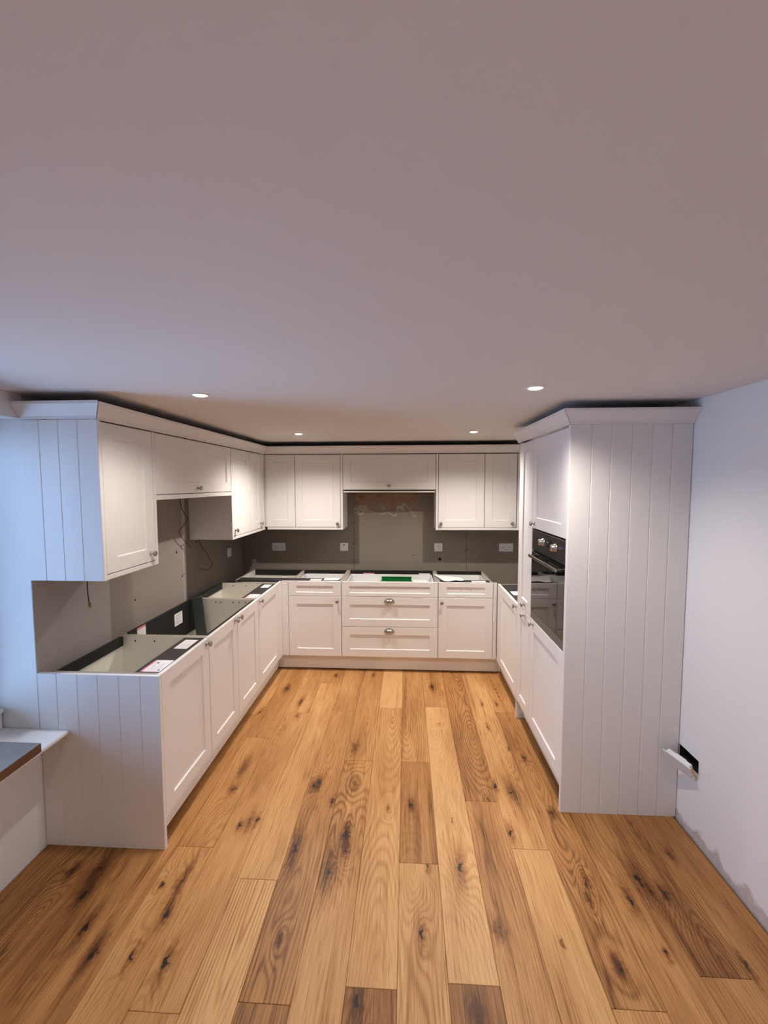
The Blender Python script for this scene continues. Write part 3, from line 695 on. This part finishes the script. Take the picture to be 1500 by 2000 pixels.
# ---- right run (faces -x): local x -> -y world, local y -> +x world; origin at (XR, 0)
def right_run():
    u = thing('corner_base_cabinet', 'white corner base cabinet tucked behind the tall larder, one label on top', 'cabinet', (XR, 0, 0), -R90, GB)
    L, R_, fr = carcass(u, 0.025, 0.682, 0.52, rail_w=0.16)
    sticker(fr, 0.28, 0.40, 0.045, 0.13, CT - 0.001)
    sticker(fr, 0.57, 0.66, 0.045, 0.13, CT - 0.001)
    d = shaker('door', M['paint'], u, 0.105, 0.6825, FB, FT); knob(d, 0.655, 0.848)
    box('corner_post', M['paint'], u, 0.0215, 0.1025, 0.0, 0.02, FB, FT, .001)

    GT = 'tall white housing cabinets'
    ZT = 2.064
    sp = box('larder_side_panel', M['paint'], None, XR - 0.0, XRW - 0.0015, -0.703, -0.684, 0.001, 2.068, .001)
    tag(sp, 'plain full-height white panel on the far side of the narrow larder', 'panel')
    u = thing('larder_cabinet', 'narrow tall white larder between the oven housing and the back corner', 'cabinet', (XR, -0.703, 0), -R90, GT)
    W = 0.302
    box('carcass', M['carcass_stone_shaded'], u, 0.0005, W - 0.0005, 0.022, 0.58, CB, ZT - 0.004)
    box('top_shade_panel', M['gap_shade'], u, 0.0005, W - 0.0005, 0.022, 0.58, ZT - 0.0035, ZT)
    d = shaker('upper_door', M['paint'], u, 0.0015, W - 0.0015, 0.8825, ZT - 0.002); knob(d, 0.172, 0.925)
    d = shaker('lower_door', M['paint'], u, 0.0015, W - 0.0015, FB, 0.8795); knob(d, 0.165, 0.848)

    u = thing('oven_housing', 'tall white cabinet holding the black built-in oven', 'cabinet', (XR, -1.005, 0), -R90, GT)
    W = 0.5825
    bm = bmesh.new()
    add_box(bm, 0.0005, 0.018, 0.022, 0.58, CB, ZT); add_box(bm, W - 0.018, W - 0.0005, 0.022, 0.58, CB, ZT)
    add_box(bm, 0.018, W - 0.018, 0.022, 0.58, CB, CB + 0.018); add_box(bm, 0.018, W - 0.018, 0.022, 0.58, 0.862, 0.880)
    add_box(bm, 0.018, W - 0.018, 0.022, 0.58, 1.4795, 1.4975); add_box(bm, 0.018, W - 0.018, 0.022, 0.58, ZT - 0.018, ZT)
    add_box(bm, 0.018, W - 0.018, 0.56, 0.58, CB + 0.018, ZT - 0.018)
    link('carcass', bm, M['carcass_stone_shaded'], u)
    box('top_shade_panel', M['gap_shade'], u, 0.0005, W - 0.0005, 0.022, 0.58, ZT + 0.0003, ZT + 0.0038)
    d = shaker('upper_door', M['paint'], u, 0.0015, W - 0.0015, 1.482, ZT - 0.002); knob(d, 0.045, 1.514)
    d = shaker('lower_door', M['paint'], u, 0.0015, W - 0.0015, FB, 0.8785); knob(d, 0.060, 0.853)

    # oven
    o = thing('oven', 'black built-in electric oven with two steel knobs and a bar handle', 'oven', (XR, -1.005, 0.8805), -R90)
    H = 0.597
    box('body', M['black_board'], o, 0.0195, W - 0.0195, 0.024, 0.50, 0.002, H - 0.002)
    cp = box('control_panel', M['oven_panel'], o, 0.003, W - 0.003, 0.002, 0.0235, H - 0.135, H - 0.006, .002)
    for kx, kz in ((0.222, 0.535), (0.432, 0.533)):
        bm = bmesh.new()
        add_lathe(bm, [(0.024, 0), (0.024, 0.004), (0.0195, 0.006), (0.0185, 0.026), (0.017, 0.028), (0, 0.0285)], (kx, 0.002, kz), '-Y', 24)
        link('control_knob', bm, M['steel'], cp)
    box('display', M['oven_glass'], cp, 0.285, 0.375, 0.0012, 0.002, 0.515, 0.565)
    for i in range(6):
        bm = bmesh.new(); a = PI * (0.15 + 0.14 * i)
        add_lathe(bm, [(0, 0.0004), (0.002, 0.0004), (0.002, -0.001)], (0.222 + 0.036 * math.cos(a), 0.002, 0.535 + 0.036 * math.sin(a)), '-Y', 8)
        link('dial_mark', bm, M['print'], cp)
    box('air_gap', M['hole'], o, 0.010, W - 0.010, 0.010, 0.0235, H - 0.150, H - 0.1355)
    dr = box('door_glass', M['oven_glass'], o, 0.003, W - 0.003, 0.001, 0.0235, 0.056, H - 0.1505, .002)
    bm = bmesh.new()
    add_box(bm, 0.055, 0.555, -0.040, -0.028, 0.418, 0.438, .004)
    link('handle', bm, M['handle_metal'], dr)
    for hx in (0.075, 0.535): box('handle_post', M['handle_metal'], dr, hx - 0.008, hx + 0.008, -0.0285, 0.0015, 0.421, 0.435, .002)
    box('lower_strip', M['oven_strip'], o, 0.003, W - 0.003, 0.002, 0.0235, 0.0015, 0.0545, .002)
    p = box('plinth', M['paint'], None, XR + 0.055, XR + 0.073, -1.587, -0.704, 0.026, 0.150, .001)
    tag(p, 'white plinth board under the oven housing and larder', 'plinth')
    p = box('plinth', M['paint'], None, XR + 0.055, XR + 0.073, -0.683, 0.054, 0.022, 0.150, .001)
    tag(p, 'white plinth board under the right-hand corner base cabinet', 'plinth')
right_run()

# ---- wall cabinets
GW = 'white shaker wall cabinets'
AX, AY = -0.239, 0.277           # front planes of the left and back wall cabinets
ZB, ZT = 1.348, 2.064
def hollow(p, x0, x1, z0, z1, depth, mat=None):
    mat = mat or M['carcass_stone_shaded']
    box('carcass', mat, p, x0, x1, 0.022, depth, z0, z1 - 0.004)
    box('top_shade_panel', M['gap_shade'], p, x0, x1, 0.022, depth, z1 - 0.0035, z1)  # added dark sheet, deepens the shade between cabinet top and ceiling
def wall_units():
    dep = AX - XL - 0.002
    # left run: local x -> +y
    u = thing('wall_cabinet', 'white wall cabinet nearest the window, beside the grooved end panel', 'cabinet', (AX, -1.9255, 0), R90, GW)
    hollow(u, 0.0005, 0.386, ZB - 0.004, ZT, dep)
    d = shaker('door', M['paint'], u, 0.0015, 0.385, ZB, ZT); knob(d, 0.338, 1.392)
    box('side_panel', M['paint'], u, 0.3875, 0.4075, -0.001, dep, 1.322, ZT, .001)
    box('light_pelmet', M['paint'], u, 0.0015, 0.387, 0.0, 0.018, 1.322, 1.345, .001)

    u = thing('bridging_cabinet', 'short white wall cabinet bridging the gap above the sink', 'cabinet', (AX, -1.5165, 0), R90, GW)
    W = 1.008
    hollow(u, 0.0015, W - 0.0015, 1.703, ZT, dep)
    d = shaker('lift_up_door', M['paint'], u, 0.0025, W - 0.0025, 1.715, ZT); knob(d, 0.470, 1.747)
    box('light_pelmet', M['paint'], u, 0.0025, W - 0.0025, 0.0, 0.02, 1.684, 1.7115, .001)

    u = thing('corner_wall_cabinet', 'white two-door wall cabinet filling the left back corner', 'cabinet', (AX, -0.507, 0), R90, GW)
    W = AY + 0.507
    box('side_panel', M['paint'], u, 0.0, 0.0195, -0.001, dep, 1.322, ZT, .001)
    hollow(u, 0.0205, W + 0.30, ZB - 0.004, ZT, dep)
    d = shaker('door', M['paint'], u, 0.0215, 0.3985, ZB, ZT); knob(d, 0.052, 1.394)
    d = shaker('door', M['paint'], u, 0.4015, 0.690, ZB, ZT); knob(d, 0.650, 1.397)
    box('corner_post', M['paint'], u, 0.6925, W - 0.0015, 0.0, 0.02, ZB, ZT, .001)
    box('light_pelmet', M['paint'], u, 0.0205, W - 0.0015, 0.0, 0.018, 1.322, 1.345, .001)

    # back run
    depb = YB - AY - 0.002
    u = thing('wall_cabinet', 'white two-door wall cabinet left of the cooker gap', 'cabinet', (0, AY, 0), 0, GW)
    hollow(u, AX + 0.022, 0.5205, ZB - 0.004, ZT, depb)
    box('corner_post', M['paint'], u, AX + 0.001, AX + 0.011, 0.0, 0.02, ZB, ZT, .001)
    shaker('door', M['paint'], u, AX + 0.0125, 0.0655, ZB, ZT)
    d = shaker('door', M['paint'], u, 0.0685, 0.5195, ZB, ZT); knob(d, 0.491, 1.384)
    box('side_panel', M['paint'], u, 0.5225, 0.5425, -0.001, depb, 1.322, ZT, .001)
    box('light_pelmet', M['paint'], u, AX + 0.022, 0.522, 0.0, 0.018, 1.322, 1.345, .001)

    u = thing('cooker_hood_cabinet', 'short white cabinet over the cooker gap with one lift-up door', 'cabinet', (0, AY, 0), 0, GW)
    hollow(u, 0.544, 1.455, 1.712, ZT, depb)
    d = shaker('lift_up_door', M['paint'], u, 0.5455, 1.4535, 1.717, ZT); knob(d, 0.996, 1.757)
    box('hood_strip', M['paint'], u, 0.552, 1.447, 0.004, 0.20, 1.690, 1.703, .001)
    box('gap_shadow_block', M['hole'], u, 0.556, 1.443, 0.022, 0.19, 1.7035, 1.7115)  # solid black block painting the shade above the hood strip

    u = thing('wall_cabinet', 'white two-door wall cabinet between the cooker gap and the tall larder', 'cabinet', (0, AY, 0), 0, GW)
    box('side_panel', M['paint'], u, 1.4565, 1.4765, -0.001, depb, 1.322, ZT, .001)
    hollow(u, 1.4785, 2.235, ZB - 0.004, ZT, depb)
    d = shaker('door', M['paint'], u, 1.4795, 1.9225, ZB, ZT); knob(d, 1.505, 1.386)
    d = shaker('door', M['paint'], u, 1.9255, 2.230, ZB, ZT); knob(d, 2.189, 1.388)
    box('light_pelmet', M['paint'], u, 1.478, 2.235, 0.0, 0.018, 1.322, 1.345, .001)
    box('filler', M['paint'], u, 2.2365, XRW - 0.001, 0.0, 0.02, 1.322, ZT, .001)
wall_units()

# ---- cornice
PROF = [(0, 0), (0.009, 0), (0.009, 0.013), (0.013, 0.014), (0.018, 0.024), (0.028, 0.038), (0.046, 0.060), (0.050, 0.062), (0.050, 0.074), (0.038, 0.074), (0.0, 0.030)]
def cornice(label, A, B, n, mA, mB, z=2.0695, dzA=0.0, dzB=0.0):
    A = Vector((*A, 0)); B = Vector((*B, 0)); n = Vector((*n, 0)); t = (B - A).normalized()
    bm = bmesh.new()
    ra = [bm.verts.new(A + n * o + t * (mA * o) + Vector((0, 0, z + h + dzA))) for o, h in PROF]
    rb = [bm.verts.new(B + n * o + t * (mB * o) + Vector((0, 0, z + h + dzB))) for o, h in PROF]
    k = len(PROF)
    bm.faces.new(ra[::-1]); bm.faces.new(rb)
    for i in range(k):
        f = bm.faces.new((ra[i], ra[(i + 1) % k], rb[(i + 1) % k], rb[i]))
        if i >= k - 2: f.material_index = 1  # hidden back faces coloured dark to shade the ceiling gap
    o = link('cornice', bm, [M['paint'], M['gap_shade']])
    return tag(o, label, 'cornice', 'white cornice mouldings')
cornice('short cornice return over the blue-lit grooved panel on the left', (XL + 0.002, -1.946), (AX - 0.002, -1.946), (0, -1), 0, 1)
cornice('long cornice along the top of the left wall cabinets', (AX, -1.944), (AX, AY - 0.003), (1, 0), -1, -1, dzA=-0.004, dzB=-0.002)
cornice('cornice across the top of the back wall cabinets', (AX + 0.003, AY), (XRW - 0.002, AY), (0, -1), 1, 0, dzA=-0.002)
cornice('sloping cornice over the larder and oven housing doors', (XR, -0.650), (XR, -1.606), (-1, 0), 0, 1)
cornice('cornice return over the full-height grooved panel on the right', (XR + 0.002, -1.608), (XRW - 0.001, -1.608), (0, -1), -1, 0)

# ------------------------------------------------------------------ downlights
def downlight(label, x, y, power, tilt=0.0, light=True):
    d = thing('downlight', label, 'light', (x, y, ZC), 0, 'recessed ceiling downlights')
    bm = bmesh.new()
    add_lathe(bm, [(0.030, 0.000), (0.030, 0.0025), (0.034, 0.004), (0.041, 0.003), (0.043, 0.0005), (0.043, 0.0002)], (0, 0, 0), '-Z', 28)
    link('bezel', bm, M['bezel'], d)
    bm = bmesh.new(); add_lathe(bm, [(0, 0.0006), (0.031, 0.0006)], (0, 0, 0), '-Z', 28)
    link('recess_shade_disc', bm, M['hole'], d)  # flat black disc in place of the shade inside the fitting
    bm = bmesh.new(); add_lathe(bm, [(0.0265, 0.001), (0.0262, 0.004), (0.022, 0.0065), (0.012, 0.008), (0, 0.0084)], (0, -0.002, 0), '-Z', 24)
    link('lamp', bm, M['lamp'], d)
    l = bpy.data.lights.new('lamp_light', 'SPOT'); l.shadow_soft_size = 0.025; l.energy = power; l.color = LAMP_COLOR; l.spot_size = math.radians(144); l.spot_blend = 1.0
    o = bpy.data.objects.new('lamp_light', l); COL.objects.link(o); o.parent = d; o.location = (0, 0, -0.0095)
    return d
downlight('lit ceiling downlight nearest the left wall cabinets', 0.215, -1.88, LAMP_POWER * 0.40)
downlight('brightest ceiling downlight near the tall oven housing', 1.722, -1.928, LAMP_POWER * 0.68)
downlight('small far ceiling downlight over the left end of the back run', 0.286, -0.39, LAMP_POWER)
downlight('small far ceiling downlight over the right end of the back run', 1.700, -0.425, LAMP_POWER)
downlight('ceiling downlight behind the photographer on the left', 0.25, -4.7, LAMP_POWER * 0.68)
downlight('ceiling downlight behind the photographer on the right', 1.75, -4.7, LAMP_POWER * 0.68)

# ------------------------------------------------------------------ sockets and switches
def face_plate(name, label, loc, rz, w, kind):
    p = thing(name, label, 'socket' if kind == 'double' else 'switch', loc, rz, 'white electrical face plates')
    h = 0.086
    box('plate', M['plastic'], p, -w / 2, w / 2, -0.009, -0.0005, -h / 2, h / 2, .0025)
    if kind == 'double':
        for sx in (-0.036, 0.036):
            for dx, dz, a, b_ in ((0, 0.004, .003, .006), (-0.011, -0.017, .0045, .0025), (0.011, -0.017, .0045, .0025)):
                box('pin_slot', M['hole'], p, sx + dx - a, sx + dx + a, -0.0094, -0.0088, dz - b_, dz + b_)
            box('rocker', M['plastic'], p, sx * 0.33 - 0.007, sx * 0.33 + 0.007, -0.0125, -0.0088, 0.014, 0.032, .001)
        box('shutter_mark', M['hole'], p, -.004, .004, -.0094, -.0088, -.026, -.018)
    elif kind == 'fused':
        box('fuse_carrier', M['plastic'], p, -0.016, 0.016, -0.0115, -0.0088, -0.024, 0.012, .001)
        box('neon', M['dark_print'], p, -0.010, 0.010, -0.0098, -0.0088, 0.018, 0.027)
    elif kind == 'switch':
        box('rocker', M['plastic'], p, -0.014, 0.014, -0.0125, -0.0088, -0.022, 0.022, .001)
        box('neon', M['dark_print'], p, -0.004, 0.004, -0.0131, -0.0122, 0.006, 0.014)
    return p
face_plate('double_socket', 'white double socket on the back wall near the left corner', (-0.205, YB, 1.100), 0, 0.146, 'double')
face_plate('fused_switch', 'square white fused switch left of the cooker gap', (0.503, YB, 1.102), 0, 0.086, 'fused')
face_plate('cooker_switch', 'square white switch right of the cooker gap', (1.507, YB, 1.103), 0, 0.086, 'switch')
face_plate('double_socket', 'white double socket on the back wall beside the tall larder', (2.212, YB, 1.106), 0, 0.146, 'double')
face_plate('blank_plate', 'plain square white plate on the left wall under the corner cabinet', (XL, 0.235, 1.094), R90, 0.086, 'blank')

def loose_socket():
    p = thing('hanging_socket', 'loose white socket hanging out of its hole in the right wall', 'socket', (0, 0, 0))
    # local: x long axis, y = depth behind face (+y towards wall), z height
    s = bpy.data.objects
    box('plate', M['plastic'], p, -0.073, 0.073, -0.006, 0.0, -0.043, 0.043, .002)
    box('back_box', M['plastic'], p, -0.060, 0.060, 0.0003, 0.024, -0.036, 0.036, .003)
    box('terminal_block', M['plastic'], p, -0.020, 0.030, 0.0245, 0.028, 0.008, 0.034, .001)
    box('warning_label', M['yellow'], p, 0.0602, 0.0608, 0.005, 0.019, -0.020, 0.016)
    box('corner_lug', M['plastic'], p, 0.0602, 0.070, 0.0003, 0.010, -0.040, -0.026, .001)
    # long axis towards the camera (-y) and the wall; face looks out into the room and down
    ax = Vector((0.36, -0.93, -0.09)).normalized()
    yy = Vector((0.81, 0.27, 0.45)); yy = (yy - ax * yy.dot(ax)).normalized()
    zz = ax.cross(yy)
    m = Matrix((ax, yy, zz)).transposed().to_4x4(); m.translation = Vector((2.5445, -1.695, 0.355))
    p.matrix_world = m
    return p
loose_socket()

# ------------------------------------------------------------------ cables, papers, boards
def smooth(pts, k=6):
    pts = [Vector(p) for p in pts]; out = []
    for i in range(len(pts) - 1):
        p0, p1, p2, p3 = pts[max(i - 1, 0)], pts[i], pts[i + 1], pts[min(i + 2, len(pts) - 1)]
        for j in range(k):
            t = j / k
            out.append(0.5 * ((2 * p1) + (p2 - p0) * t + (2 * p0 - 5 * p1 + 4 * p2 - p3) * t * t + (3 * p1 - p0 - 3 * p2 + p3) * t ** 3))
    out.append(pts[-1]); return out
def cable(label, pts, end):
    c = thing('cable', label, 'cable', (0, 0, 0), 0, 'loose wires for under-cabinet lights')
    bm = bmesh.new(); add_tube(bm, smooth(pts), 0.0028, 8); link('flex', bm, M['wire_brown'], c)
    bm = bmesh.new(); e = Vector(pts[-1])
    dirv = (e - Vector(pts[-2])).normalized()
    add_tube(bm, [e - dirv * 0.004, e + dirv * 0.004, e + dirv * 0.012], 0.0065, 8)
    add_tube(bm, [e + dirv * 0.010 + Vector((0, .003, 0)), e + dirv * 0.022 + Vector((.001, .006, .001))], 0.0030, 6)
    add_tube(bm, [e + dirv * 0.010 - Vector((0, .003, 0)), e + dirv * 0.020 - Vector((.001, .006, .001))], 0.0030, 6)
    link('connector', bm, M['brass'], c)
    return c
cable('short brown wire dangling under the wall cabinet nearest the window', [(-0.441, -1.8, 1.344), (-0.440, -1.8, 1.291), (-0.440, -1.8, 1.247), (-0.439, -1.8, 1.207), (-0.434, -1.8, 1.172)], None)
cable('kinked wire hanging below the bridging cabinet against the corner cabinet side', [(-0.565, -0.70, 1.703), (-0.565, -0.676, 1.6), (-0.565, -0.635, 1.545), (-0.565, -0.592, 1.502), (-0.565, -0.664, 1.448), (-0.565, -0.717, 1.418), (-0.565, -0.691, 1.371), (-0.565, -0.627, 1.319), (-0.565, -0.568, 1.273)], None)
cable('wire hanging under the corner wall cabinet beside the blank plate', [(-0.565, -0.425, 1.344), (-0.565, -0.417, 1.302), (-0.565, -0.36, 1.233), (-0.565, -0.273, 1.161), (-0.565, -0.248, 1.111), (-0.565, -0.192, 1.068), (-0.565, -0.272, 1.024), (-0.565, -0.345, 1.044), (-0.565, -0.410, 1.064)], None)

def loose_bits():
    # grey-green board leaning in the sink cabinet
    bm = bmesh.new(); add_box(bm, -0.038, 0.038, -0.011, 0.011, 0.0, 0.72, .001)
    o = link('leaning_board', bm, M['teal_board'])
    o.location = (-0.388, -0.690, 0.178); o.rotation_euler = (math.radians(-1.5), math.radians(-5.5), math.radians(10))
    tag(o, 'dark grey-green board leaning upright inside the sink cabinet', 'board')
    # worktop offcut on the window board
    t = thing('worktop_offcut', 'dark worktop offcut with a brown edge lying on the window board', 'worktop', (0, 0, 0))
    box('slab', M['worktop_edge'], t, -0.77, -0.443, -2.86, -2.104, 0.5925, 0.6315, .001)
    box('laminate_top', M['worktop_top'], t, -0.77, -0.4435, -2.86, -2.1045, 0.6315, 0.6330)
    # leaflets on the right drawer cabinet
    def sheet(name, label, cat, pts, z, zs, mat, th=0.0012):
        bm = bmesh.new(); n = 8
        a, b_, c, d = [Vector((*p, 0)) for p in pts]
        top = []
        for i in range(n + 1):
            row = []
            for j in range(n + 1):
                u, v = i / n, j / n
                p = a.lerp(b_, u).lerp(d.lerp(c, u), v)
                p.z = z + zs(u, v)
                row.append(bm.verts.new(p))
            top.append(row)
        for i in range(n):
            for j in range(n):
                f = bm.faces.new((top[i][j], top[i + 1][j], top[i + 1][j + 1], top[i][j + 1])); f.smooth = True
        o = link(name, bm, mat)
        md = o.modifiers.new('thick', 'SOLIDIFY'); md.thickness = th; md.offset = 1
        return tag(o, label, cat)
    sheet('leaflet', 'crumpled white leaflets in a plastic sleeve lying across the right drawer cabinet', 'paper',
          [(1.430, 0.33), (1.690, 0.195), (1.705, 0.055), (1.515, 0.005)], CT + 0.002, lambda u, v: 0.006 + 0.008 * math.sin(5 * u + 2 * v) ** 2 * v, M['paper'], 0.003)
    sheet('leaflet', 'flat white sheet on the front rail of the left drawer cabinet', 'paper',
          [(0.385, 0.150), (0.540, 0.150), (0.530, 0.050), (0.385, 0.045)], CT + 0.0003, lambda u, v: 0.0004 + 0.0015 * u * v, M['paper'])
    # contents of the top drawer
    g = thing('green_tray', 'green plastic tray lying in the open top drawer', 'tray', (0, 0, 0))
    bm = bmesh.new(); add_box(bm, 0.925, 1.220, 0.10, 0.30, 0.7475, 0.752)
    add_box(bm, 0.925, 1.220, 0.294, 0.30, 0.752, 0.846); add_box(bm, 0.925, 0.931, 0.10, 0.294, 0.752, 0.830); add_box(bm, 1.214, 1.220, 0.10, 0.294, 0.752, 0.830)
    add_box(bm, 0.931, 1.214, 0.10, 0.106, 0.752, 0.846)
    link('tray_shell', bm, M['green'], g)
    box('rim', M['green'], g, 0.921, 1.224, 0.290, 0.304, 0.8465, 0.852, .001)
    box('rim', M['green'], g, 0.921, 1.224, 0.096, 0.110, 0.8465, 0.852, .001)
    o = box('cardboard_packet', M['paper'], None, 1.235, 1.370, 0.12, 0.26, 0.7475, 0.832, .003)
    tag(o, 'white packet beside the green tray in the open drawer', 'packet')
    o = box('fitting_packet', M['paper'], None, 0.640, 0.850, 0.10, 0.22, 0.7475, 0.815, .004)
    tag(o, 'white packet at the left end of the open drawer', 'packet')
loose_bits()
